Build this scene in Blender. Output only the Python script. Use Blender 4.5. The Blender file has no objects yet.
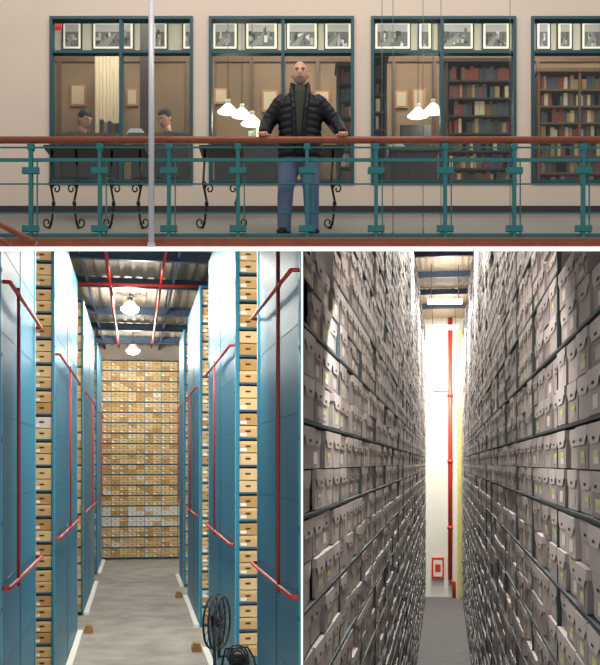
import bpy, math, random
from mathutils import Vector, Matrix
random.seed(7)
S=bpy.context.scene
HZ=463.0; F=1000.0
def P(u,v,Y): return Vector(((u-300)/F*Y, Y, (HZ-v)/F*Y))

# ---------------- materials ----------------
def mat(name,col,rough=0.6,metal=0.0,noise=0.0,scale=8.0,emit=0.0,bump=0.0,dark=None,spec=None):
    m=bpy.data.materials.new(name); m.use_nodes=True
    nt=m.node_tree; b=nt.nodes['Principled BSDF']
    c=tuple((x/255.0)**2.2 for x in col)+(1,)
    b.inputs['Base Color'].default_value=c
    b.inputs['Roughness'].default_value=rough
    b.inputs['Metallic'].default_value=metal
    if spec is not None: b.inputs['Specular IOR Level'].default_value=spec
    if noise>0 or bump>0:
        tc=nt.nodes.new('ShaderNodeTexCoord'); n=nt.nodes.new('ShaderNodeTexNoise')
        n.inputs['Scale'].default_value=scale; n.inputs['Detail'].default_value=5
        nt.links.new(tc.outputs['Object'],n.inputs['Vector'])
        if noise>0:
            r=nt.nodes.new('ShaderNodeValToRGB')
            d=tuple((x/255.0)**2.2 for x in dark)+(1,) if dark else tuple(x*(1-noise) for x in c[:3])+(1,)
            r.color_ramp.elements[0].position=0.3; r.color_ramp.elements[1].position=0.7
            r.color_ramp.elements[0].color=d; r.color_ramp.elements[1].color=c
            nt.links.new(n.outputs['Fac'],r.inputs['Fac']); nt.links.new(r.outputs['Color'],b.inputs['Base Color'])
        if bump>0:
            bp=nt.nodes.new('ShaderNodeBump'); bp.inputs['Strength'].default_value=bump
            nt.links.new(n.outputs['Fac'],bp.inputs['Height']); nt.links.new(bp.outputs['Normal'],b.inputs['Normal'])
    if emit>0:
        b.inputs['Emission Color'].default_value=c; b.inputs['Emission Strength'].default_value=emit
    return m
def glassmat():
    m=bpy.data.materials.new('window_glass'); m.use_nodes=True; nt=m.node_tree; nt.nodes.clear()
    o=nt.nodes.new('ShaderNodeOutputMaterial'); mx=nt.nodes.new('ShaderNodeMixShader')
    t=nt.nodes.new('ShaderNodeBsdfTransparent'); t.inputs[0].default_value=(0.88,0.94,0.95,1)
    g=nt.nodes.new('ShaderNodeBsdfGlossy'); g.inputs['Roughness'].default_value=0.03
    mx.inputs[0].default_value=0.04
    nt.links.new(t.outputs[0],mx.inputs[1]); nt.links.new(g.outputs[0],mx.inputs[2]); nt.links.new(mx.outputs[0],o.inputs[0])
    return m
M={}
def mk(k,*a,**kw): M[k]=mat(k,*a,**kw)
mk('plaster',(216,199,183),0.85,noise=0.06,scale=1.5)
mk('white_glow',(255,255,255),0.7,emit=0.7)  # emission added so the dividing strips stay bright white; not a lamp
mk('teal_frame',(18,74,82),0.45)
mk('teal_rail',(44,118,122),0.35,metal=0.1)
mk('wood_rail',(150,80,54),0.35,noise=0.25,scale=12)
mk('carpet',(134,128,122),0.95,noise=0.15,scale=30)
mk('iron',(16,15,17),0.4)
mk('pole',(210,210,218),0.35,metal=0.1)
mk('wire',(90,95,100),0.4)
mk('room_low',(146,120,96),0.9,noise=0.45,scale=.8)
mk('room_high',(176,170,158),0.9)
mk('dark_wood',(46,32,27),0.5,noise=0.3,scale=5)
mk('mid_wood',(104,74,54),0.5,noise=0.3,scale=5)
mk('warm_wood',(176,116,70),0.5,noise=0.3,scale=5)
mk('curtain',(186,168,144),0.9)
mk('cream',(238,232,214),0.6)
mk('lampshade',(246,240,222),0.5,emit=.55)
mk('black',(14,14,16),0.5)
mk('dgrey',(45,46,50),0.6)
mk('exit_red',(220,30,25),0.5,emit=0.6)
mk('blue_panel',(40,124,152),0.40,metal=0.05,noise=0.12,scale=0.7)
mk('blue_light',(84,156,180),0.35,metal=0.1)
mk('blue_dark',(28,84,110),0.4)
mk('red_pipe',(204,58,46),0.4)
mk('kraft1',(208,168,112),0.85); mk('kraft2',(188,146,92),0.85); mk('kraft3',(220,188,136),0.85)
mk('kraft_white',(220,214,200),0.85); mk('kraft_dark',(70,52,34),0.9)
mk('label',(238,234,224),0.8)
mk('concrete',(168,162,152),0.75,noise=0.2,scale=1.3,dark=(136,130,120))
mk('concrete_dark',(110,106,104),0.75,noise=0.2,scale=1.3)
mk('deck',(186,170,148),0.7,noise=0.2,scale=1)
mk('steel_dark',(62,80,102),0.5)
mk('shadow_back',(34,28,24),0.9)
mk('lamp',(255,255,250),0.5,emit=40)
mk('tube_lamp',(245,250,255),0.5,emit=14)
mk('grey1',(162,152,148),0.7); mk('grey2',(142,132,130),0.7); mk('grey3',(180,170,164),0.7); mk('grey_lid',(186,177,171),0.65)
mk('grey_lid2',(166,157,152),0.65)
mk('hole',(34,30,30),0.9); mk('green_label',(190,200,104),0.8); mk('box_label',(212,206,194),0.8); mk('rack_grey',(56,68,70),0.6)
mk('skin',(214,160,134),0.55); mk('beard',(150,138,130),0.9); mk('hair',(32,25,22),0.7)
mk('eye_white',(235,232,228),0.3); mk('lip',(150,84,76),0.6)
mk('jacket',(16,18,26),0.5,bump=0.1,scale=30,spec=.35); mk('sweater',(56,66,56),0.9,noise=0.3,scale=60)
mk('denim',(106,128,158),0.85,noise=0.3,scale=10); mk('shoe',(44,40,40),0.6)
mk('shirt_dark',(26,26,32),0.85); mk('shirt_blue',(54,60,80),0.85)
mk('block_wood',(170,130,88),0.8,noise=0.3,scale=9); mk('yellow',(214,200,90),0.6)
mk('wall_white',(220,220,206),0.8); mk('paper',(240,238,232),0.8)
for i,g in enumerate((34,58,86,116,150,184)): mk('tone%d'%i,(g,g,g),0.7)
M['glass']=glassmat()
for i,c in enumerate([(120,50,44),(56,76,70),(150,124,90),(64,66,84),(186,170,144),(98,74,58),(50,50,54)]): mk('book%d'%i,c,0.8)
BK=['book%d'%i for i in range(7)]

# ---------------- mesh builder ----------------
class MB:
    def __init__(s,frame=None): s.V=[];s.Fc=[];s.Mi=[];s.mats=[];s.sm=[];s.fr=frame
    def mi(s,m):
        if m not in s.mats: s.mats.append(m)
        return s.mats.index(m)
    def v(s,p):
        if s.fr: p=s.fr(*p)
        s.V.append(tuple(p)); return len(s.V)-1
    def face(s,idx,m,sm=False): s.Fc.append(idx); s.Mi.append(s.mi(m)); s.sm.append(sm)
    def poly(s,pts,m): s.face([s.v(p) for p in pts],m)
    def box(s,a,b,m,ms=None):
        x0,y0,z0=[min(a[i],b[i]) for i in range(3)]; x1,y1,z1=[max(a[i],b[i]) for i in range(3)]
        c=[s.v(p) for p in [(x0,y0,z0),(x1,y0,z0),(x1,y1,z0),(x0,y1,z0),(x0,y0,z1),(x1,y0,z1),(x1,y1,z1),(x0,y1,z1)]]
        for f in [(0,3,2,1),(4,5,6,7),(0,1,5,4),(1,2,6,5),(2,3,7,6),(3,0,4,7)]: s.face([c[i] for i in f],m)
    def tube(s,pts,rad,m,seg=10,flat=None):
        pts=[Vector(p) for p in pts]
        if not hasattr(rad,'__len__'): rad=[rad]*len(pts)
        rings=[]; up=None
        for i,p in enumerate(pts):
            d=(pts[min(i+1,len(pts)-1)]-pts[max(i-1,0)]).normalized()
            if up is None:
                up=Vector((0,0,1)) if abs(d.z)<.9 else Vector((0,1,0))
            a=d.cross(up).normalized(); b=a.cross(d).normalized(); up=b
            r=rad[i]; rx,ry=(r if hasattr(r,'__len__') else (r,r))
            rings.append([s.v(p+a*math.cos(t)*rx+b*math.sin(t)*ry) for t in [2*math.pi*k/seg for k in range(seg)]])
        for i in range(len(rings)-1):
            for k in range(seg):
                s.face([rings[i][k],rings[i][(k+1)%seg],rings[i+1][(k+1)%seg],rings[i+1][k]],m,True)
        s.face(rings[0][::-1],m); s.face(rings[-1],m)
    def ell(s,c,r,m,nu=16,nv=10,fn=None,mf=None):
        idx=[]
        for j in range(nv+1):
            ph=math.pi*j/nv; row=[]
            for i in range(nu):
                th=2*math.pi*i/nu
                n=Vector((math.sin(ph)*math.cos(th),math.sin(ph)*math.sin(th),math.cos(ph)))
                q=Vector((n.x*r[0],n.y*r[1],n.z*r[2]))
                if fn: q=fn(q)
                row.append((s.v(Vector(c)+q),q))
            idx.append(row)
        for j in range(nv):
            for i in range(nu):
                a,b,cc,d=idx[j][i],idx[j][(i+1)%nu],idx[j+1][(i+1)%nu],idx[j+1][i]
                q=(a[1]+b[1]+cc[1]+d[1])/4
                s.face([a[0],d[0],cc[0],b[0]],mf(q) if mf else m,True)
    def cone(s,c,r0,r1,h,m,seg=20):
        a=[s.v((c[0]+r0*math.cos(2*math.pi*k/seg),c[1]+r0*math.sin(2*math.pi*k/seg),c[2])) for k in range(seg)]
        b=[s.v((c[0]+r1*math.cos(2*math.pi*k/seg),c[1]+r1*math.sin(2*math.pi*k/seg),c[2]+h)) for k in range(seg)]
        for k in range(seg): s.face([a[k],a[(k+1)%seg],b[(k+1)%seg],b[k]],m,True)
        s.face(b,m)
    def build(s,name,parent=None,mw=None,remesh=0,fix=True):
        me=bpy.data.meshes.new(name); me.from_pydata(s.V,[],s.Fc)
        for m in s.mats: me.materials.append(M[m])
        me.polygons.foreach_set('material_index',s.Mi); me.polygons.foreach_set('use_smooth',s.sm)
        me.update(); 
        if fix and len(s.Fc)<30000:
            import bmesh
            bm=bmesh.new(); bm.from_mesh(me); bmesh.ops.recalc_face_normals(bm,faces=bm.faces); bm.to_mesh(me); bm.free()
        o=bpy.data.objects.new(name,me); S.collection.objects.link(o)
        if parent: o.parent=parent
        if mw is not None: o.matrix_world=mw
        if remesh:
            r=o.modifiers.new('r','REMESH'); r.mode='VOXEL'; r.voxel_size=remesh; r.use_smooth_shade=True
            sm=o.modifiers.new('s','SMOOTH'); sm.iterations=2; sm.factor=.5
        return o
def empty(name,mw=None):
    e=bpy.data.objects.new(name,None); S.collection.objects.link(e)
    if mw is not None: e.matrix_world=mw
    return e
def area(name,loc,size,power,target=None,col=(1,1,1),sy=None):
    l=bpy.data.lights.new(name,'AREA'); l.energy=power; l.color=col; l.shape='RECTANGLE'; l.size=size; l.size_y=sy or size
    o=bpy.data.objects.new(name,l); S.collection.objects.link(o); o.location=loc
    d=(Vector(target)-Vector(loc)) if target else Vector((0,0,-1))
    o.rotation_euler=d.to_track_quat('-Z','Y').to_euler(); return o
def point(name,loc,power,col=(1,1,1),r=.1):
    l=bpy.data.lights.new(name,'POINT'); l.energy=power; l.color=col; l.shadow_soft_size=r
    o=bpy.data.objects.new(name,l); S.collection.objects.link(o); o.location=loc; return o

# =====================================================================
# GALLERY (upper level)
# =====================================================================
YR=10.2; YW=11.8; YB=14.5
def X(u,Y): return (u-300)/F*Y
def Z(v,Y): return (HZ-v)/F*Y
wins=[(50,193,121),(209,354,283),(371,516,442),(531,676,604)]
WT,WB=17,183
b=MB()
b.box((X(-80,YW),YW,Z(WT,YW)),(X(680,YW),YW+.15,Z(-60,YW)),'plaster')
b.box((X(-80,YW),YW,2.86),(X(680,YW),YW+.15,Z(WB,YW)),'plaster')
xs=[-80]+[w for ww in wins for w in ww[:2]]+[680]
for i in range(0,len(xs)-1,2):
    if xs[i+1]>xs[i]: b.box((X(xs[i],YW),YW,Z(WB,YW)),(X(xs[i+1],YW),YW+.15,Z(WT,YW)),'plaster')
b.build('wall_gallery')
b=MB(); b.box((X(-80,YW),YW-.02,2.95),(X(680,YW),YW,3.03),'dgrey'); b.build('baseboard_gallery')
for n,(u0,u1,um) in enumerate(wins):
    b=MB(); z0,z1=Z(WB,YW),Z(WT,YW); y0,y1=YW-.03,YW+.1; t=.034
    x0,x1=X(u0,YW),X(u1,YW)
    b.box((x0,y0,z0),(x0+t,y1,z1),'teal_frame'); b.box((x1-t,y0,z0),(x1,y1,z1),'teal_frame')
    b.box((x0+t,y0,z0),(x1-t,y1,z0+t),'teal_frame'); b.box((x0+t,y0,z1-t),(x1-t,y1,z1),'teal_frame')
    xm=X(um,YW); zt=Z(52,YW)
    b.box((xm-.02,y0+.01,z0+t),(xm+.02,y1-.01,z1-t),'teal_frame')
    b.box((x0+t,y0+.015,zt-.016),(x1-t,y1-.015,zt+.016),'teal_frame')
    b.box((x0+t,YW+.03,z0+t),(x1-t,YW+.036,z1-t),'glass')
    b.build('window_%d'%(n+1))
xa,xb=X(-40,YB),X(640,YB); zs=Z(54,YB)
b=MB(); b.box((xa,YB,3.18),(xb,YB+.1,zs),'room_low'); b.box((xa,YB-.02,zs),(xb,YB+.1,6.9),'room_high'); b.build('wall_reading_room')
b=MB(); b.box((xa,YW+.15,3.2),(xb,YB,3.28),'carpet'); b.build('floor_reading_room')
b=MB(); b.box((xa,YW+.15,6.8),(xb,YB+.1,6.9),'room_high'); b.build('ceiling_reading_room')
b=MB(); b.box((xa-.1,YW+.15,3.2),(xa,YB+.1,6.9),'room_high'); b.box((xb,YW+.15,3.2),(xb+.1,YB+.1,6.9),'room_high'); b.build('wall_reading_room_ends')
def ext(prof,x0,x1,m,name):
    b=MB(); n=len(prof)
    A=[b.v((x0,y,z)) for y,z in prof]; B=[b.v((x1,y,z)) for y,z in prof]
    b.face(A[::-1],m); b.face(B,m)
    for i in range(n): b.face([A[i],B[i],B[(i+1)%n],A[(i+1)%n]],m)
    return b.build(name)
gx0,gx1=X(-80,YW),X(680,YW)
ext([(YR-.04,2.30),(10.7,2.42),(YW,2.95),(YW,2.62),(YR-.04,2.235)],gx0,gx1,'carpet','floor_gallery')
b=MB(); b.box((gx0,YR-.08,Z(246.3,YR-.08)),(gx1,YR-.04,Z(239,YR-.08)),'wood_rail'); b.build('trim_1')
b=MB(); b.box((gx0,YR-.1,Z(250,YR-.1)),(gx1,YR-.04,Z(246.6,YR-.1)),'white_glow'); b.build('trim_2')
# railing
b=MB()
b.tube([(gx0,YR,Z(140,YR)),(gx1,YR,Z(140,YR))],.036,'wood_rail',14)
b.build('wooden_handrail')
b=MB()
for v,t in [(147.5,.006),(160,.016),(235,.014),(213,.005),(184,.005)]:
    b.box((gx0,YR-.012,Z(v,YR)-t),(gx1,YR+.012,Z(v,YR)+t),'teal_rail')
for u in range(-38,680,69):
    x=X(u,YR)
    b.box((x-.018,YR-.03,Z(237.5,YR)),(x+.018,YR+.03,Z(144,YR)),'teal_rail')
    for v in (171,229):
        b.box((x-.085,YR-.036,Z(v+3,YR)),(x+.085,YR+.01,Z(v-3,YR)),'teal_rail')
    b.box((x-.032,YR-.035,Z(150,YR)),(x+.032,YR+.035,Z(144,YR)),'teal_rail')
    b.box((x+.058,YR-.008,Z(235,YR)),(x+.070,YR+.008,Z(160,YR)),'teal_rail')
b.build('teal_balustrade')
b=MB(); b.tube([(X(152,10.1),10.06,Z(245,10.06)),(X(152,10.1),10.06,Z(-40,10.06))],.029,'pole',16)
b.box((X(152,10.1)-.035,10.03,Z(246.2,10.06)),(X(152,10.1)+.035,10.118,Z(243,10.06)),'pole')
b.build('steel_pole')
for u in (382,393,423,441,510):
    b=MB(); b.tube([(X(u,10.3),10.3,Z(-40,10.3)),(X(u,10.3),10.3,Z(236,10.3))],.0035,'wire',6)
    b.tube([(X(u,10.3),10.3,Z(236.8,10.3)),(X(u,10.3),10.3,Z(231,10.3))],.010,'wire',6); b.build('hanging_cable')
b=MB(); b.tube([P(-30,206,9.9),P(2,225,9.9),P(36,244,9.9)],.032,'wood_rail',10)
b.tube([P(-30,222,9.9),P(0,239,9.9),P(10,245,9.9)],.02,'wood_rail',8); b.build('stair_handrail')
def scroll(b,x,y,z,s,R,flip=1):
    pts=[]
    for i in range(20):
        t=i/19*math.pi*2.3; r=R*(1-i/19*.75)
        pts.append((x+s*(R-r*math.cos(t)),y,z+flip*r*math.sin(t)*1.2))
    b.tube(pts,.009,'iron',6)
def console(us,ut,name):
    b=MB(); y=11.05; zf=2.42+(y-10.7)*.482
    zt=Z(151,y)
    b.box((X(ut[0],y),y-.12,zt),(X(ut[1],y),y+.25,zt+.03),'dark_wood')
    for k,u in enumerate(us):
        x=X(u,y); s=1 if k%2 else -1
        b.tube([(x+s*.03,y,zf),(x,y,zf+.1),(x-s*.02,y,zf+.3),(x+s*.02,y,zf+.5),(x,y,zt)],.013,'iron',8)
        b.ell((x+s*.01,y,zf+.50),(.028,.028,.028),'iron'); b.ell((x-s*.018,y,zf+.28),(.022,.022,.035),'iron')
        scroll(b,x,y,zf+.07,s,.055,-1); scroll(b,x,y,zf+.44,-s,.05)
    b.build(name)
console((52,76,112,140),(46,146),'wrought_iron_console_table')
console((205,238),(200,243),'wrought_iron_console_table')
console((333,),(322,344),'wrought_iron_console_table')
# framed black-and-white city photographs: sky, skyline, streets as flat printed shapes
for u0,u1 in [(62,82),(92,134),(152,168),(182,196),(212,238),(245,278),(286,318),(324,352),(374,411),(418,432),(438,474),(482,510),(536,551),(557,573),(581,604)]:
    b=MB(); y=YB-.06
    b.box((X(u0,y),y,Z(50,y)),(X(u1,y),y+.035,Z(21,y)),'black')
    b.box((X(u0+1.4,y),y-.004,Z(48.6,y)),(X(u1-1.4,y),y,Z(22.4,y)),'cream')
    ax,bx_,az,bz=X(u0+3.4,y),X(u1-3.4,y),Z(46.6,y),Z(24.4,y); W=bx_-ax; H=bz-az
    b.box((ax,y-.006,az),(bx_,y-.004,bz),'tone2')
    b.box((ax,y-.0065,az+H*.66),(bx_,y-.006,bz),'tone4')
    hor=random.uniform(.5,.7)
    for k in range(int(W/.018)):
        x=ax+random.random()*(W-.05); w=random.uniform(.015,.05); z0=az+random.random()*H*hor*.85; h=random.uniform(.03,.11)
        z1=min(z0+h,bz-.01)
        b.box((x,y-.0075-.00005*k,z0),(x+w,y-.0065,z1),'tone%d'%random.randint(0,5))
    b.poly([(ax,y-.0125,az),(ax+W*.35,y-.0125,az),(ax+W*.62,y-.0125,az+H*.6),(ax+W*.57,y-.0125,az+H*.6)],'tone3')
    b.build('framed_photograph')
for u0,u1,v0,v1 in [(214,228,88,104),(262,278,90,112),(314,330,90,110),(395,408,90,108),(412,426,88,110),(126,138,88,106),(70,86,84,106)]:
    b=MB(); y=YB-.03
    b.box((X(u0,y),y,Z(v1,y)),(X(u1,y),y+.025,Z(v0,y)),'warm_wood')
    b.box((X(u0+2,y),y-.004,Z(v1-2,y)),(X(u1-2,y),y,Z(v0+2,y)),'curtain'); b.build('framed_picture')
b=MB()
for u in (58,100,146,186,212,250,282,316,392,432,536):
    b.box((X(u,YB),YB-.025,3.29),(X(u,YB)+.05,YB-.001,zs-.06),'mid_wood')
b.box((xa,YB-.026,zs-.12),(xb,YB-.001,zs-.06),'mid_wood'); b.build('trim_3')
def bookcase(u0,u1,v0,Y,wood,nsh,fill=1.0):
    b=MB(); x0,x1=X(u0,Y),X(u1,Y); z0,z1=3.28,Z(v0,Y); d=.32; t=.03
    b.box((x0,Y,z0),(x0+t,Y+d,z1),wood); b.box((x1-t,Y,z0),(x1,Y+d,z1),wood)
    b.box((x0,Y+d-.02,z0),(x1,Y+d,z1),wood); b.box((x0-.02,Y-.02,z1),(x1+.02,Y+d,z1+.05),wood)
    nb=max(1,round((x1-x0)/.75))
    for k in range(1,nb): 
        xx=x0+(x1-x0)*k/nb; b.box((xx-.015,Y,z0),(xx+.015,Y+d,z1),wood)
    for k in range(nsh):
        z=z0+.04+(z1-z0-.04)*k/nsh; hh=(z1-z0)/nsh
        b.box((x0+t,Y+.005,z-.025),(x1-t,Y+d-.02,z),wood)
        x=x0+t+.02
        while x<x1-t-.08:
            w=random.uniform(.03,.07)
            if random.random()<.88*fill:
                h=hh*random.uniform(.6,.85); b.box((x,Y+.04,z),(x+w,Y+.24,z+h),random.choice(BK))
            x+=w+.003
    b.build('bookcase')
bookcase(337,360,66,12.6,'dark_wood',8)
bookcase(372,387,58,12.6,'dark_wood',8)
bookcase(446,517,62,13.7,'dark_wood',9)
bookcase(538,622,72,13.8,'mid_wood',9)
bookcase(286,310,100,14.05,'mid_wood',6,.8)
b=MB()
for k in range(7):
    x=X(97+k*3.6,14.2); b.tube([(x,14.2,3.28),(x,14.2,Z(54,14.2))],.033,'curtain',8)
b.build('curtain')
b=MB(); b.box((X(140,13.9),13.9,3.28),(X(150,13.9),14.1,6.8),'dark_wood'); b.build('column')
y=12.0; e=MB(); e.box((X(51,y),y,Z(29,y)),(X(61,y),y+.04,Z(21,y)),'exit_red'); sign=e.build('exit_sign')
tx=bpy.data.curves.new('exit_text','FONT'); tx.body='EXIT'; tx.size=.055; tx.align_x='CENTER'; tx.align_y='CENTER'; tx.extrude=.001
to=bpy.data.objects.new('lettering',tx); S.collection.objects.link(to); to.parent=sign
to.location=(X(56,y),y-.003,Z(25,y)); to.rotation_euler=(math.pi/2,0,0); tx.materials.append(M['paper'])
for u,v,Y in [(228,112,13.1),(242,116,13.5),(252,124,12.6),(418,116,13.1),(433,112,12.8)]:
    b=MB(); c=P(u,v,Y)
    b.cone(c,.14,.035,.11,'lampshade'); b.tube([c+Vector((0,0,.11)),c+Vector((0,0,.16))],.03,'cream',10)
    b.tube([c+Vector((0,0,.16)),(c.x,c.y,6.8)],.005,'wire',6); b.build('pendant_lamp')
    point('pendant_bulb',c+Vector((0,0,-.05)),6,(1,.85,.65),.05)
def desk(u0,u1,Y,stuff):
    b=MB(); x0,x1=X(u0,Y),X(u1,Y); zt=3.28+.75
    b.box((x0,Y,zt-.04),(x1,Y+.6,zt),'mid_wood'); b.box((x0+.03,Y+.05,3.28),(x0+.07,Y+.55,zt-.04),'dark_wood'); b.box((x1-.07,Y+.05,3.28),(x1-.03,Y+.55,zt-.04),'dark_wood')
    b.box((x0+.07,Y+.04,3.5),(x1-.07,Y+.06,zt-.04),'dark_wood'); b.build('desk')
    for du,kind in stuff:
        x=X(du,Y)
        if kind=='monitor':
            m=MB(); m.box((x-.1,Y+.25,zt),(x+.1,Y+.4,zt+.015),'black'); m.box((x-.02,Y+.32,zt),(x+.02,Y+.34,zt+.15),'black')
            m.box((x-.2,Y+.3,zt+.1),(x+.2,Y+.33,zt+.38),'black'); m.box((x-.18,Y+.297,zt+.12),(x+.18,Y+.3,zt+.36),'dgrey'); m.build('computer_monitor')
        elif kind=='papers':
            m=MB()
            for k in range(5): m.box((x-.12+.01*k,Y+.02,zt+.012*k),(x+.10-.01*k,Y+.2,zt+.012*k+.01),'paper')
            m.build('paper_stack')
        elif kind=='books':
            m=MB()
            for k in range(6): m.box((x-.18+k*.05,Y+.2,zt),(x-.135+k*.05,Y+.4,zt+random.uniform(.18,.27)),random.choice(BK))
            m.build('desk_books')
desk(56,118,12.2,[(111,'books')]); desk(128,190,12.2,[(136,'papers')])
desk(212,280,12.5,[(219,'papers'),(262,'books')]); desk(390,440,12.75,[(398,'papers'),(418,'monitor')])
def chair(x,y,z,a,name='office_chair',parent=None):
    b=MB(); b.box((-.22,-.22,.36),(.22,.22,.42),'dgrey'); b.box((-.2,.25,.5),(.2,.29,.98),'dgrey')
    b.tube([(0,0,.05),(0,0,.36)],.03,'black'); b.box((-.02,.2,.38),(.02,.27,.55),'black')
    for k in range(5):
        t=2*math.pi*k/5; b.tube([(0,0,.08),(.25*math.cos(t),.25*math.sin(t),.05)],.018,'black',6); b.ell((.25*math.cos(t),.25*math.sin(t),.03),(.03,.03,.03),'black',8,6)
    return b.build(name,mw=Matrix.Translation((x,y,z))@Matrix.Rotation(a,4,'Z'))
chair(X(408,13.8),13.8,3.28,0.4)

# ---------------- people ----------------
def head(b,c,hair='bald',tilt=0.0,sc=1.0):
    c=Vector(c)
    R=Matrix.Rotation(tilt,3,'X')
    def sh(q):
        x,y,z=q
        t=max(0,-z/.125)
        x*=1-.30*t**1.6; 
        if y>0: y*=1+.05*(1-t); y*=1-.25*t
        fr=max(0,-y/.1)
        g=lambda cx,cz,sx,sz:math.exp(-((x-cx)/sx)**2-((z-cz)/sz)**2)*fr
        y-=.030*g(0,-.022,.014,.022)+.012*g(0,.0,.010,.03)
        y-=.008*g(0,.03,.05,.010)
        y+=.012*(g(.032,.008,.016,.012)+g(-.032,.008,.016,.012))
        y-=.012*g(0,-.10,.03,.02); y-=.006*g(0,-.058,.025,.01)
        return (R@Vector((x,y,z)))*sc
    def mf(q):
        q=(R.transposed()@q)/sc
        if hair=='bald':
            if q.z<-.045 and q.y<-.02 and not(abs(q.x)<.02 and -.066<q.z<-.058): return 'beard' if abs(q.x)<.055 else 'skin'
            return 'skin'
        if q.z>.055 or (q.y>.0 and q.z>-.06) : return 'hair'
        return 'skin'
    b.ell(c,(.080,.098,.125),'skin',40,32,sh,mf)
    for s in (-1,1):
        b.ell(c+(R@Vector((s*.031,-.084,.008)))*sc,(.012*sc,.008*sc,.007*sc),'eye_white',10,8)
        b.ell(c+(R@Vector((s*.031,-.0915,.008)))*sc,(.006*sc,.003*sc,.006*sc),'black',8,6)
        b.ell(c+(R@Vector((s*.080,.008,-.005)))*sc,(.010*sc,.020*sc,.032*sc),'skin',10,8)
        b.tube([c+(R@Vector((s*.014,-.097,.027)))*sc,c+(R@Vector((s*.03,-.096,.031)))*sc,c+(R@Vector((s*.046,-.086,.027)))*sc],.0045*sc,'hair',6)
    b.tube([c+(R@Vector((-.022,-.093,-.062)))*sc,c+(R@Vector((0,-.100,-.060)))*sc,c+(R@Vector((.022,-.093,-.062)))*sc],.005*sc,'lip',6)
    if hair!='bald':
        b.ell(c+(R@Vector((0,.018,.035)))*sc,(.088*sc,.098*sc,.105*sc),'hair',20,14)
def lerp(a,b,t): return a+(b-a)*t
def quilt(pts,rad,period,amp):
    P_=[Vector(p) for p in pts]; out=[];ro=[]; acc=0
    for i in range(len(P_)-1):
        L=(P_[i+1]-P_[i]).length; n=max(2,int(L/.012))
        for k in range(n):
            t=k/n; p=P_[i].lerp(P_[i+1],t); s=acc+L*t
            f=1+amp*(abs(math.sin(math.pi*s/period))**.6-.6)
            a,c=rad[i],rad[i+1]
            if not hasattr(a,'__len__'): a=(a,a)
            if not hasattr(c,'__len__'): c=(c,c)
            out.append(p); ro.append((lerp(a[0],c[0],t)*f,lerp(a[1],c[1],t)*f))
        acc+=L
    return out,ro
def hand(b,w,s,m='skin'):
    w=Vector(w)
    b.ell(w+Vector((0,-.055,.0)),(.043,.055,.017),m,14,10)
    for k,(dx,L) in enumerate([(-.033,.85),(-.011,1.0),(.011,1.05),(.033,.9)]):
        if s>0: dx=-dx
        p=w+Vector((dx,-.095,.002))
        b.tube([p,p+Vector((dx*.1,-.030*L,.001)),p+Vector((dx*.15,-.050*L,-.022*L)),p+Vector((dx*.15,-.046*L,-.046*L))],[.0105,.010,.009,.0075],m,8)
    t=w+Vector((-s*.036,-.045,-.002)); 
    b.tube([t,t+Vector((-s*.028,-.018,-.006)),t+Vector((-s*.040,-.042,-.016))],[.013,.0115,.009],m,8)
man=empty('standing_man',Matrix.Translation((0,10.5,2.37)))
b=MB()
for s,hx,kx,ax in [(-1,-.095,-.15,-.165),(1,.095,.115,.125)]:
    b.tube([(hx,.02,.93),(hx*1.05,.015,.82),(lerp(hx,kx,.6),.0,.66),(kx,-.02,.50),(lerp(kx,ax,.5),.005,.36),(ax,.01,.20),(ax,.0,.07),(ax,-.005,.035)],
        [.108,.116,.106,.086,.082,.074,.072,.076],'denim',18)
b.ell((0,.01,.90),(.19,.125,.13),'denim',20,12)
b.build('jeans',man,remesh=.012)
b=MB()
for ax in (-.165,.125):
    o=.03 if ax>0 else -.03
    b.tube([(ax,.09,.045),(ax,.05,.05),(ax,.0,.06),(ax+o*.6,-.06,.05),(ax+o,-.13,.035),(ax+o*1.2,-.18,.028)],[(.03,.03),(.043,.045),(.045,.055),(.05,.045),(.052,.034),(.028,.02)],'shoe',14)
    b.box((ax-.043,-.14,0),(ax+.043+o*.5,.09,.02),'black')
b.build('shoes',man)
b=MB()
tp,tr=quilt([(0,0,.82),(0,0,.95),(0,0,1.10),(0,0,1.25),(0,0,1.37),(0,.0,1.45),(0,.01,1.53)],[(.225,.145),(.23,.15),(.222,.15),(.235,.155),(.235,.15),(.19,.12),(.09,.085)],.072,.07)
b.tube(tp,tr,'jacket',30)
for s,sh,el,wr in [(-1,(-.20,.0,1.405),(-.345,.02,1.19),(-.375,-.20,1.01)),(1,(.20,.0,1.405),(.375,.02,1.20),(.435,-.20,1.01))]:
    sh,el,wr=Vector(sh),Vector(el),Vector(wr)
    p,r=quilt([sh-(el-sh)*.3,sh,sh.lerp(el,.5),el,el.lerp(wr,.5),wr],[.06,.086,.084,.078,.07,.058],.062,.10)
    b.tube(p,r,'jacket',18)
b.tube([(0,.03,1.48),(0,.025,1.60)],[(.10,.09),(.09,.075)],'jacket',18)
b.build('jacket',man,remesh=.009)
b=MB(); b.tube([(-.01,-.135,.90),(-.01,-.145,1.1),(-.01,-.148,1.28),(0,-.12,1.46),(0,-.065,1.56)],[(.05,.028),(.045,.028),(.055,.03),(.065,.03),(.06,.03)],'sweater',14)
b.tube([(0,0,1.50),(0,-.005,1.585)],[(.078,.075),(.07,.07)],'sweater',16)
b.build('sweater',man)
b=MB()
for s in (-1,1):
    p,r=quilt([(s*.055-.01,-.145,.84),(s*.05-.01,-.158,1.1),(s*.065,-.155,1.3),(s*.085,-.115,1.48),(s*.08,-.04,1.60)],[.022,.024,.026,.028,.022],.072,.2)
    b.tube(p,r,'jacket',10)
b.build('jacket_front_edges',man)
b=MB(); b.tube([(0,.015,1.44),(0,.0,1.55),(0,-.01,1.63)],[.062,.058,.056],'skin',16)
head(b,(0,-.02,1.70),sc=1.05); 
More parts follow.
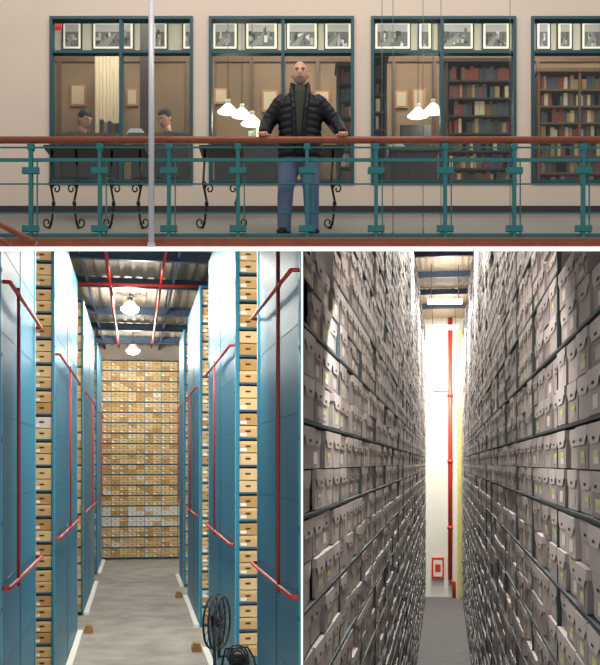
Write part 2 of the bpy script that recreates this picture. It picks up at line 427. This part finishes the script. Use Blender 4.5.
b.build('head',man)
b=MB(); hand(b,(-.378,-.21,.992),-1); b.tube([(-.376,-.18,1.02),(-.378,-.215,.995),(-.378,-.24,.992)],[.03,.028,.03],'skin',12); b.build('hand_1',man,remesh=.004)
b=MB(); hand(b,(.438,-.21,.992),1,); b.tube([(.436,-.18,1.02),(.438,-.215,.995),(.438,-.24,.992)],[.03,.028,.03],'skin',12); b.build('hand_2',man,remesh=.004)
def seated(loc,ang,shirt,name,lean=.16):
    e=empty(name,Matrix.Translation(loc)@Matrix.Rotation(ang,4,'Z'))
    b=MB()
    b.tube([(0,.02,.44),(0,.02,.58),(0,-lean*.4,.80),(0,-lean,.98),(0,-lean*1.1,1.04)],[(.17,.12),(.165,.115),(.19,.12),(.18,.10),(.07,.07)],shirt,20)
    for s in (-1,1):
        b.tube([(s*.17,-lean,.98),(s*.23,-lean-.08,.76),(s*.12,-lean-.32,.80)],[.065,.052,.040],shirt,12)
    b.build('shirt',e,remesh=.012)
    b=MB()
    for s in (-1,1):
        b.tube([(s*.09,.05,.50),(s*.11,-.22,.53),(s*.12,-.42,.51),(s*.12,-.44,.46),(s*.12,-.42,.25),(s*.12,-.40,.07)],[.10,.088,.072,.068,.058,.045],'denim',14)
    b.build('trousers',e,remesh=.014)
    b=MB()
    for s in (-1,1): b.tube([(s*.12,-.34,.04),(s*.12,-.42,.05),(s*.12,-.56,.03)],[(.035,.035),(.045,.045),(.035,.025)],'shoe',10)
    b.build('shoes',e)
    b=MB(); b.tube([(0,-lean,1.02),(0,-lean-.03,1.12)],[.055,.052],'skin',12); head(b,(0,-lean-.06,1.20),'dark',tilt=.45); b.build('head',e)
    b=MB()
    for s in (-1,1):
        w=Vector((s*.12,-lean-.32,.80)); b.ell(w+Vector((0,-.05,0)),(.038,.05,.016),'skin',12,8)
        for k in range(4):
            dx=-.03+.02*k; p=w+Vector((dx,-.09,0)); b.tube([p,p+Vector((0,-.035,.003)),p+Vector((0,-.06,-.01))],[.009,.0085,.007],'skin',6)
        t=w+Vector((-s*.03,-.04,0)); b.tube([t,t+Vector((-s*.02,-.02,0)),t+Vector((-s*.03,-.045,-.004))],[.011,.01,.008],'skin',6)
    b.build('hands',e)
    c=chair(loc[0],loc[1]+.02,loc[2],ang); c.parent=e; c.matrix_parent_inverse=(Matrix.Translation(loc)@Matrix.Rotation(ang,4,'Z')).inverted(); c.name='chair'
seated((X(74,13.2),13.2,3.28),.9,'shirt_dark','seated_man')
seated((X(176,13.2),13.2,3.28),-.6,'shirt_blue','seated_man')

# =====================================================================
# partition between the two archive halls
# =====================================================================
b=MB(); b.box((.0115,10.34,-14),(.031,100,2.24),'white_glow'); b.build('wall_partition_front')
b=MB(); b.box((.0118,14.8,2.24),(.0308,100,14),'plaster'); b.build('wall_partition')

# =====================================================================
# LEFT ARCHIVE HALL
# =====================================================================
def frame(vpu):
    th=math.atan((vpu-300)/F); c,s=math.cos(th),math.sin(th)
    def fr(x,y,z): return (x*c+y*s, -x*s+y*c, z)
    def hit(u,lx):
        dx,dy=(u-300)/F,1.0
        l0=dx*c-dy*s; l1=dx*s+dy*c
        return lx/l0*l1
    return fr,hit,c,s
LF,LH,Lc,Ls=frame(135)
HL=4.45; AL,AR=-1.50,1.735; TOP=4.8; CE=5.7
LB=46.8
def wy(lx,ly): return -lx*Ls+ly*Lc
def wx(lx,ly): return lx*Lc+ly*Ls
def kraftbox(b,x0,x1,y0,z0,h,d=.4,wh=0):
    r=random.random(); m='kraft1' if r<.5 else 'kraft2' if r<.74 else 'kraft3' if r<.985 else 'kraft_white'
    if random.random()<wh: m='kraft_white'
    y0+=random.uniform(0,.03)
    b.box((x0,y0,z0),(x1,y0+d,z0+h),m)
    b.box((x0-.003,y0-.008,z0+h*.74),(x1+.003,y0+d,z0+h+.003),'kraft3' if m=='kraft1' else m)
    cx=(x0+x1)/2
    b.box((cx-.045,y0-.011,z0+h*.46),(cx+.045,y0,z0+h*.62),'kraft_dark')
    if random.random()<.5: b.box((x0+.03,y0-.01,z0+h*.1),(x0+.14,y0,z0+h*.38),'label')
def boxrack(x0,x1,ly,top,name,parent=None,ups=True):
    b=MB(LF); pitch=.48; z=-HL+.10; k=0
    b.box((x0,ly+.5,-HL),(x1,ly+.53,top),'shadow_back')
    n=max(1,round((x1-x0)/.375)); cw=(x1-x0)/n
    while z<top-.1:
        b.box((x0,ly+.012,z-.035),(x1,ly+.5,z),'blue_dark')
        for i in range(n):
            for j in range(2):
                if random.random()<.003: continue
                xx=x0+i*cw
                kraftbox(b,xx+.008,xx+cw-.008,ly+.03,z+j*.215,.195,wh=.6 if k in(3,4) and ly>40 else 0)
        z+=pitch; k+=1
    q=x0
    step=cw*3 if ly<40 else cw*2
    while q<=x1+.01:
        b.box((q-.014,ly-.006,-HL),(q+.014,ly+.05,top),'blue_panel'); q+=step
    return b.build(name,parent,fix=False)
def clipx(b,lim):
    for i,v in enumerate(b.V):
        if v[0]>lim: b.V[i]=(lim,v[1],v[2])
b=MB(LF); b.box((-5.4,11.2,-HL-.1),(6.5,49,-HL),'concrete'); clipx(b,.005); b.build('floor_archive')
rowsL=[(0,35),(54,77),(83,94),(97,101.5)]
rowsR=[(301.2,258),(236,209),(200,188),(184,179.5)]
def uprail(b,lx,s,y0,y1,yv,z0=-1.42,z1=2.05,ztop=None):
    o=-s*.10; r=.024
    for z in (z0,z1):
        b.tube([(lx+o*.2,y0+.04,z),(lx+o,y0+.06,z),(lx+o,y1-.06,z),(lx+o*.2,y1-.04,z)],r,'red_pipe',10)
    b.tube([(lx+o,yv,z0-.08),(lx+o,yv,ztop or z1+.08)],r*.8,'red_pipe',10)
    for z in (z0,z1): b.ell((lx+o,yv,z),(r*1.4,r*1.4,r*1.4),'red_pipe',10,8)
for s,rows,lx in ((-1,rowsL,AL),(1,rowsR,AR)):
    for i,(ua,ub) in enumerate(rows):
        y0,y1=LH(ua,lx),LH(ub,lx)
        row=empty('archive_shelving_row')
        b=MB(LF); th=.008 if i==0 else .04
        def tp(y): return (min(TOP,.2145*wy(lx,y)) if i==0 else TOP)
        def slab(xa_,xb_,ya,yb,m):
            c=[b.v(p) for p in [(xa_,ya,-HL),(xb_,ya,-HL),(xb_,yb,-HL),(xa_,yb,-HL),(xa_,ya,tp(ya)),(xb_,ya,tp(ya)),(xb_,yb,tp(yb)),(xa_,yb,tp(yb))]]
            for f in [(0,3,2,1),(4,5,6,7),(0,1,5,4),(1,2,6,5),(2,3,7,6),(3,0,4,7)]: b.face([c[k] for k in f],m)
        slab(lx,lx+s*th,y0,y1,'blue_panel')
        slab(lx-s*.014,lx,y0,y0+.10,'blue_light'); slab(lx-s*.014,lx,y1-.10,y1,'blue_light')
        slab(lx-s*.006,lx,(y0+y1)/2-.012,(y0+y1)/2+.012,'blue_dark')
        for z in [ -3.6+.96*q for q in range(9)]:
            if z<tp(y0)-.2: b.box((lx-s*.02,y0+.02,z),(lx-s*.014,y0+.07,z+.05),'blue_dark'); b.box((lx-s*.004,y0+.1,z+.3),(lx,y1-.1,z+.312),'blue_dark')
        b.box((lx-s*.16,y0,-HL),(lx-s*.02,y1,-HL+.08),'label')
        if i>0:
            wdt=2.6 if s<0 else min(2.6,(-.05-wx(lx,y0))/Lc)
            b.box((lx+s*th,y0+.55,-HL),(lx+s*wdt,y0+.6,TOP),'blue_panel')
            b.box((lx+s*th,y0,TOP-.06),(lx+s*wdt,y1,TOP),'blue_dark')
        b.build('end_panel',row)
        b=MB(LF)
        yv={0:LH(10 if s<0 else 287,lx),1:LH(66 if s<0 else 219,lx)}.get(i,y0+(y1-y0)*.5)
        uprail(b,lx,s,y0,y1,yv,ztop=(.212*wy(lx,yv) if (i==0 and s>0) else None)); b.build('red_guard_rail',row)
        if i>0:
            xa_,xb_=sorted((lx+s*.045,lx+s*wdt)); boxrack(xa_,xb_,y0+.02,TOP-.08,'boxes',row)
        if (i==1) or (i==2 and s>0):
            b=MB(LF); yy=y1-.2; xq=lx-s*.30
            b.box((xq-.11,yy,-HL),(xq+.11,yy+.45,-HL+.12),'block_wood'); b.box((xq-.08,yy+.02,-HL+.12),(xq+.08,yy+.35,-HL+.2),'block_wood'); b.build('wooden_bumper_block')
boxrack(-2.6,3.1,LB,TOP,'archive_box_wall')
b=MB(LF); b.box((-5.4,LB+2,-HL),(7.6,LB+2.1,CE),'plaster'); clipx(b,.005); b.build('wall_archive_back')
b=MB(LF); b.box((-5.4,11.2,-HL),(-5.3,49,2.1),'plaster'); b.box((-5.4,17,2.1),(-5.3,49,CE),'plaster'); b.build('wall_archive_left')
b=MB(LF)
b.box((-5.4,17,CE),(8,49,CE+.1),'deck')
x=-5.2
while x<7.5: b.box((x,17,CE-.05),(x+.12,49,CE),'deck'); x+=.34
clipx(b,.005); b.build('ceiling_archive')
b=MB(LF)
for y in (26.5,30.8,36.5,41,45.3):
    b.box((-5.3,y,CE-.10),(7.4,y+.2,CE-.05),'steel_dark'); b.box((-5.3,y+.08,CE-.30),(7.4,y+.12,CE-.10),'steel_dark'); b.box((-5.3,y,CE-.34),(7.4,y+.2,CE-.30),'steel_dark')
for x in (1.1,-1.45): b.box((x,17,CE-.26),(x+.08,49,CE-.16),'steel_dark')
clipx(b,.005); b.build('ceiling_beams')
b=MB(LF)
b.tube([(-.72,24,CE-.45),(-.72,46,CE-.45)],.05,'red_pipe'); b.tube([(-3.5,29.5,CE-.52),(3.0,29.5,CE-.52)],.045,'red_pipe'); b.tube([(.75,24,CE-.45),(.75,46,CE-.45)],.04,'red_pipe')
b.build('sprinkler_pipes')
def highbay(u,v,Y,R=.28):
    c=P(u,v,Y); b=MB(); b.cone(c+Vector((0,0,.0)),R,.13,.24,'cream'); b.tube([c+Vector((0,0,.24)),c+Vector((0,0,.36))],.09,'dgrey',12); b.tube([c+Vector((0,0,.3)),(c.x,c.y,CE-.06)],.02,'dgrey',6)
    b.ell(c+Vector((0,0,-.03)),(R*.96,R*.96,R*.55),'lamp'); b.build('high_bay_lamp')
    point('high_bay_bulb',c+Vector((0,0,-.35)),340,(1,.97,.9),.25)
    point('high_bay_ceiling_fill',c+Vector((0,-.9,-.1)),150,(1,.97,.9),.2)  # added fill beside the lamp, no fixture of its own; lightens the ceiling deck
highbay(130,308,33.5,.32); highbay(133,350,43,.30)
for y,p in ((20,430),(26,360),(38.5,150)):
    q=LF(.1,y,CE-.6); area('archive_ceiling_light',q,1.4,p,None,(1,.95,.86))
point('archive_ceiling_fill',LF(.2,27.8,CE-.9),90,(1,.95,.86),.2)  # extra invisible fill point to lift the ceiling brightness
q=LF(.1,13.6,2.7); area('archive_soffit_fill',q,1.6,200,LF(.1,19,-.5),(1,.96,.9),.4)  # added fill without a fixture, aimed at the camera-facing rack fronts
# drum fan on a cart
b=MB(); c=P(217,622,15.7); r=.44; zf=-HL
for dx in (-.08,0,.08):
    rr=r*(.92 if dx else 1.0)
    b.tube([(c.x+dx+.10*math.cos(t),c.y+rr*math.cos(t)*.9,c.z+rr*math.sin(t)) for t in [2*math.pi*k/28 for k in range(29)]],.017,'black',6)
for k in range(14):
    t=2*math.pi*k/14
    for dx in (-.08,.08): b.tube([(c.x+dx,c.y,c.z),(c.x+dx+.09*math.cos(t),c.y+r*.9*math.cos(t)*.9,c.z+r*.92*math.sin(t))],.006,'black',5)
for k in range(4):
    t=2*math.pi*k/4+.4; t2=t+.55
    b.poly([(c.x-.03,c.y,c.z),(c.x-.04,c.y+.36*math.cos(t),c.z+.36*math.sin(t)),(c.x+.04,c.y+.36*math.cos(t2),c.z+.36*math.sin(t2))],'dgrey')
b.ell(c,(.08,.08,.08),'black')
zp=Z(662,15.7)
for yy in (-.42,.42):
    b.tube([(c.x,c.y+yy,c.z),(c.x,c.y+yy,zp),(c.x,c.y+yy,zf+.06)],.026,'black',8)
    b.tube([(c.x,c.y+yy,zp),(c.x+.62,c.y+yy,zp),(c.x+.62,c.y+yy,zf+.06)],.026,'black',8)
    for xx in (0,.62): b.ell((c.x+xx,c.y+yy,zf+.06),(.03,.06,.06),'black',10,8)
b.box((c.x,c.y-.42,zp-.03),(c.x+.62,c.y+.42,zp),'blue_dark')
b.box((c.x+.2,c.y-.2,zp),(c.x+.52,c.y+.2,zp+.16),'dgrey')
b.tube([(c.x+.1,c.y-.35,zp),(c.x+.16,c.y-.35,zp+.27),(c.x+.5,c.y-.35,zp+.30),(c.x+.6,c.y-.35,zp+.12),(c.x+.62,c.y-.35,zp)],.018,'black',8)
for rr in (.16,.12,.08): b.tube([(c.x+.34+rr*math.cos(t),c.y-.3,zp+.16+rr*math.sin(t)) for t in [2*math.pi*k/16 for k in range(17)]],.014,'iron',6)
b.build('drum_fan')

# =====================================================================
# RIGHT ARCHIVE AISLE
# =====================================================================
RF,RH,Rc,Rs=frame(444)
HR=12.2; A=1.62; RB=92.0; RT=12.0; RCE=13.2
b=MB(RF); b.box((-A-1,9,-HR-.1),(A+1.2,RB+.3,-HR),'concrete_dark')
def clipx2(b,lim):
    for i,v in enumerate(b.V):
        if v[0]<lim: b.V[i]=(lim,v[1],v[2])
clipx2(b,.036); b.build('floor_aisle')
pitch=1.13
def greybox(b,s,y0,w,z0,h,off,d,ctr):
    f=s*(A+off)
    g=random.choice(['grey1','grey1','grey2','grey3']); gl=random.choice(['grey_lid','grey_lid','grey_lid2'])
    bk=f+s*d; y1=y0+w
    b.box((f,y0,z0),(bk,y1,z0+h*.97),g)
    e=.018
    b.box((f-s*e,y0-.02,z0+h*.76),(bk,y1+.02,z0+h),gl)
    fx=f-s*(e+.003)
    b.poly([(fx,y0+.0,z0+h*.77),(fx,y0+w*.16,z0+h*.56),(fx,y1-w*.16,z0+h*.56),(fx,y1,z0+h*.77)],gl)
    m=(y0+y1)/2; hx=f-s*(e+.006)
    b.poly([(hx,m-w*.11,z0+h*.64),(hx,m+w*.11,z0+h*.64),(hx,m+w*.11,z0+h*.71),(hx,m-w*.11,z0+h*.71)],'hole')
    if random.random()<.7:
        lx=f-s*.006
        b.poly([(lx,m-w*.28,z0+h*.12),(lx,m+w*.12,z0+h*.12),(lx,m+w*.12,z0+h*.42),(lx,m-w*.28,z0+h*.42)],'grey3' if random.random()<.5 else 'box_label')
        if random.random()<.5:
            b.poly([(lx-s*.004,m-w*.26,z0+h*.28),(lx-s*.004,m+w*.08,z0+h*.28),(lx-s*.004,m+w*.08,z0+h*.40),(lx-s*.004,m-w*.26,z0+h*.40)],'green_label')
for s in (-1,1):
    rk=empty('tall_storage_rack')
    b=MB(RF); r=MB(RF)
    ys=RH(303.6 if s<0 else 602,s*A)
    def dav(y): 
        if s>0: return .62
        return max(.02,min(.62,(y*Rs-A*Rc-.05)/Rc-.1))
    k=-11
    while .51+k*pitch<RT-.3:
        z=.51+k*pitch; y=ys; n=0
        while y<RB-1.4:
            w=.92
            yw=-s*A*Rs+y*Rc
            for j in range(2):
                zz=z+.02+j*.53
                if random.random()<.015: continue
                if yw<15.4 and zz+.25>.2145*yw: continue
                h=.51
                if yw<15.4: h=min(h,.2145*yw-zz)
                greybox(b,s,y+.05+random.uniform(-.015,.015),w,zz,h,.0+random.choice([0,.01,.03,.06]),dav(y),0)
            y+=1.04; n+=1
        y=ys
        step=4.16
        while y<RB-5:
            yw=-s*A*Rs+y*Rc
            if yw>14.5 or z<.21*yw:
                d0,d1=dav(y),dav(min(y+step,RB))
                xf=s*(A-.01)
                c=[r.v(p) for p in [(xf,y,z-.035),(xf,y+step,z-.035),(s*(A+d1),y+step,z-.035),(s*(A+d0),y,z-.035),(xf,y,z+.005),(xf,y+step,z+.005),(s*(A+d1),y+step,z+.005),(s*(A+d0),y,z+.005)]]
                for f in [(0,3,2,1),(4,5,6,7),(0,1,5,4),(1,2,6,5),(2,3,7,6),(3,0,4,7)]: r.face([c[q] for q in f],'rack_grey')
            y+=step
        k+=1
    y=ys
    while y<RB-4.4:
        yw=-s*A*Rs+y*Rc; top=RT if yw>15.4 else .2145*yw
        r.box((s*(A-.0),y-.02,-HR),(s*(A+min(.06,dav(y))),y+.02,top),'rack_grey')
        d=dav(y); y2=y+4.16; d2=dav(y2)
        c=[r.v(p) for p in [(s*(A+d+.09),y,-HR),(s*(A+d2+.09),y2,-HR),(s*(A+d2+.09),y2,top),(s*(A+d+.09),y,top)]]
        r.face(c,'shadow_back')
        y+=4.16
    if s<0: clipx2(b,.036); clipx2(r,.036)
    b.build('storage_boxes',rk,fix=False); r.build('frame',rk,fix=False)
b=MB(RF); b.box((-3.5,RB,-HR),(3.5,RB+.2,RCE),'wall_white'); b.build('wall_aisle_end')
b=MB(RF); b.box((-3.4,22,RCE),(3.4,RB+.2,RCE+.1),'deck')
for k in range(16): b.box((-3.2+k*.42,22,RCE-.08),(-3.05+k*.42,RB,RCE),'deck')
clipx2(b,.036); b.build('ceiling_aisle')
b=MB(RF); b.box((A+.8,10,-HR),(A+.95,16,2.1),'plaster'); b.box((A+.8,16,-HR),(A+.95,RB,RCE),'plaster'); b.build('wall_aisle_right')
b=MB(RF)
for y in (55,62,69,76,83): b.box((-2.4,y,RCE-.5),(2.5,y+.3,RCE-.1),'steel_dark')
b.build('aisle_ceiling_beams')
b=MB(RF); b.tube([(.55,RB-.5,-HR+1.6),(.55,RB-.5,RCE-.12)],.19,'red_pipe',12); b.tube([(.55,RB-.5,6.5),(-.9,RB-.5,6.5)],.07,'red_pipe'); 
b.tube([(.55,RB-.5,-HR+1.6),(.9,RB-.5,-HR+1.4),(.9,RB-.5,-HR)],.17,'red_pipe',12)
for z in (-6,0,6): b.tube([(.55,RB-.5,z),(.55,RB-.5,z+.3)],.26,'red_pipe',12)
b.build('sprinkler_riser_pipe')
b=MB(RF); b.box((-1.1,RB-.4,-HR+1.7),(0,RB-.01,-HR+3.6),'red_pipe'); b.box((-.95,RB-.43,-HR+1.9),(-.15,RB-.4,-HR+3.4),'wall_white'); b.box((-.8,RB-.45,-HR+2.3),(-.3,RB-.43,-HR+3.0),'red_pipe'); b.build('fire_hose_cabinet')
b=MB(RF); b.box((1.15,RB-1.2,-HR),(1.30,RB-1.0,RT),'yellow'); b.box((1.42,RB-1.2,-HR),(1.5,RB-1.0,RT),'yellow')
for k in range(24): b.box((1.30,RB-1.15,-HR+k),(1.42,RB-1.05,-HR+k+.1),'yellow')
b.build('yellow_ladder')
for u,v,y in ((445,301,66),(444,327,79)):
    c=P(u,v,y); b=MB(); b.box((c.x-1.15,c.y-.15,c.z),(c.x+1.15,c.y+.15,c.z+.14),'cream')
    b.tube([(c.x-1.1,c.y-.08,c.z-.06),(c.x+1.1,c.y-.08,c.z-.06)],.13,'tube_lamp'); b.tube([(c.x-1.1,c.y+.12,c.z-.06),(c.x+1.1,c.y+.12,c.z-.06)],.13,'tube_lamp')
    for dx in(-.9,.9): b.tube([(c.x+dx,c.y,c.z+.14),(c.x+dx,c.y,RCE-.1)],.02,'dgrey',6)
    b.build('fluorescent_light'); area('fluorescent_glow',(c.x,c.y,c.z-.3),2.0,2000,None,(1,.98,.95),.5)
    point('fluorescent_uplight',(c.x,c.y-1,c.z+.5),300,(1,.98,.95),.3)
area('aisle_end_light',RF(0,86,10.5),2.0,2600,RF(0,92,-2),(1,.98,.92),1)
for y,p in ((18,800),(28,1300),(40,1400),(53,1700)):
    area('aisle_ceiling_light',RF(.0,y,11.5 if y>20 else 9),1.0,p,None,(1,.96,.92),.6)
q=RF(-.8,14.2,2.2); area('aisle_soffit_fill',q,1.2,140,RF(1.6,19,-3),(1,.96,.92),.4)  # invisible helper light, added to brighten the nearest boxes on the right

# =====================================================================
# lights for gallery
# =====================================================================
area('gallery_ceiling_light',(0,8.6,7.4),8,195,(0,11.6,3.9),(1,.94,.87),1)
for u in (120,283,442,580): area('reading_room_light',(X(u,13.2),13.2,6.7),1.2,62,None,(1,.88,.72))

w=bpy.data.worlds.new('World'); S.world=w; w.use_nodes=True
w.node_tree.nodes['Background'].inputs[0].default_value=(.88,.85,.84,1); w.node_tree.nodes['Background'].inputs[1].default_value=.52
S.view_settings.view_transform='Standard'
cam=bpy.data.cameras.new('Camera'); co=bpy.data.objects.new('Camera',cam); S.collection.objects.link(co); S.camera=co
co.location=(0,0,0); co.rotation_euler=(math.pi/2,0,0); cam.sensor_fit='HORIZONTAL'; cam.sensor_width=36; cam.lens=60
cam.shift_y=(HZ-332.5)/600; cam.clip_end=500; cam.clip_start=.1
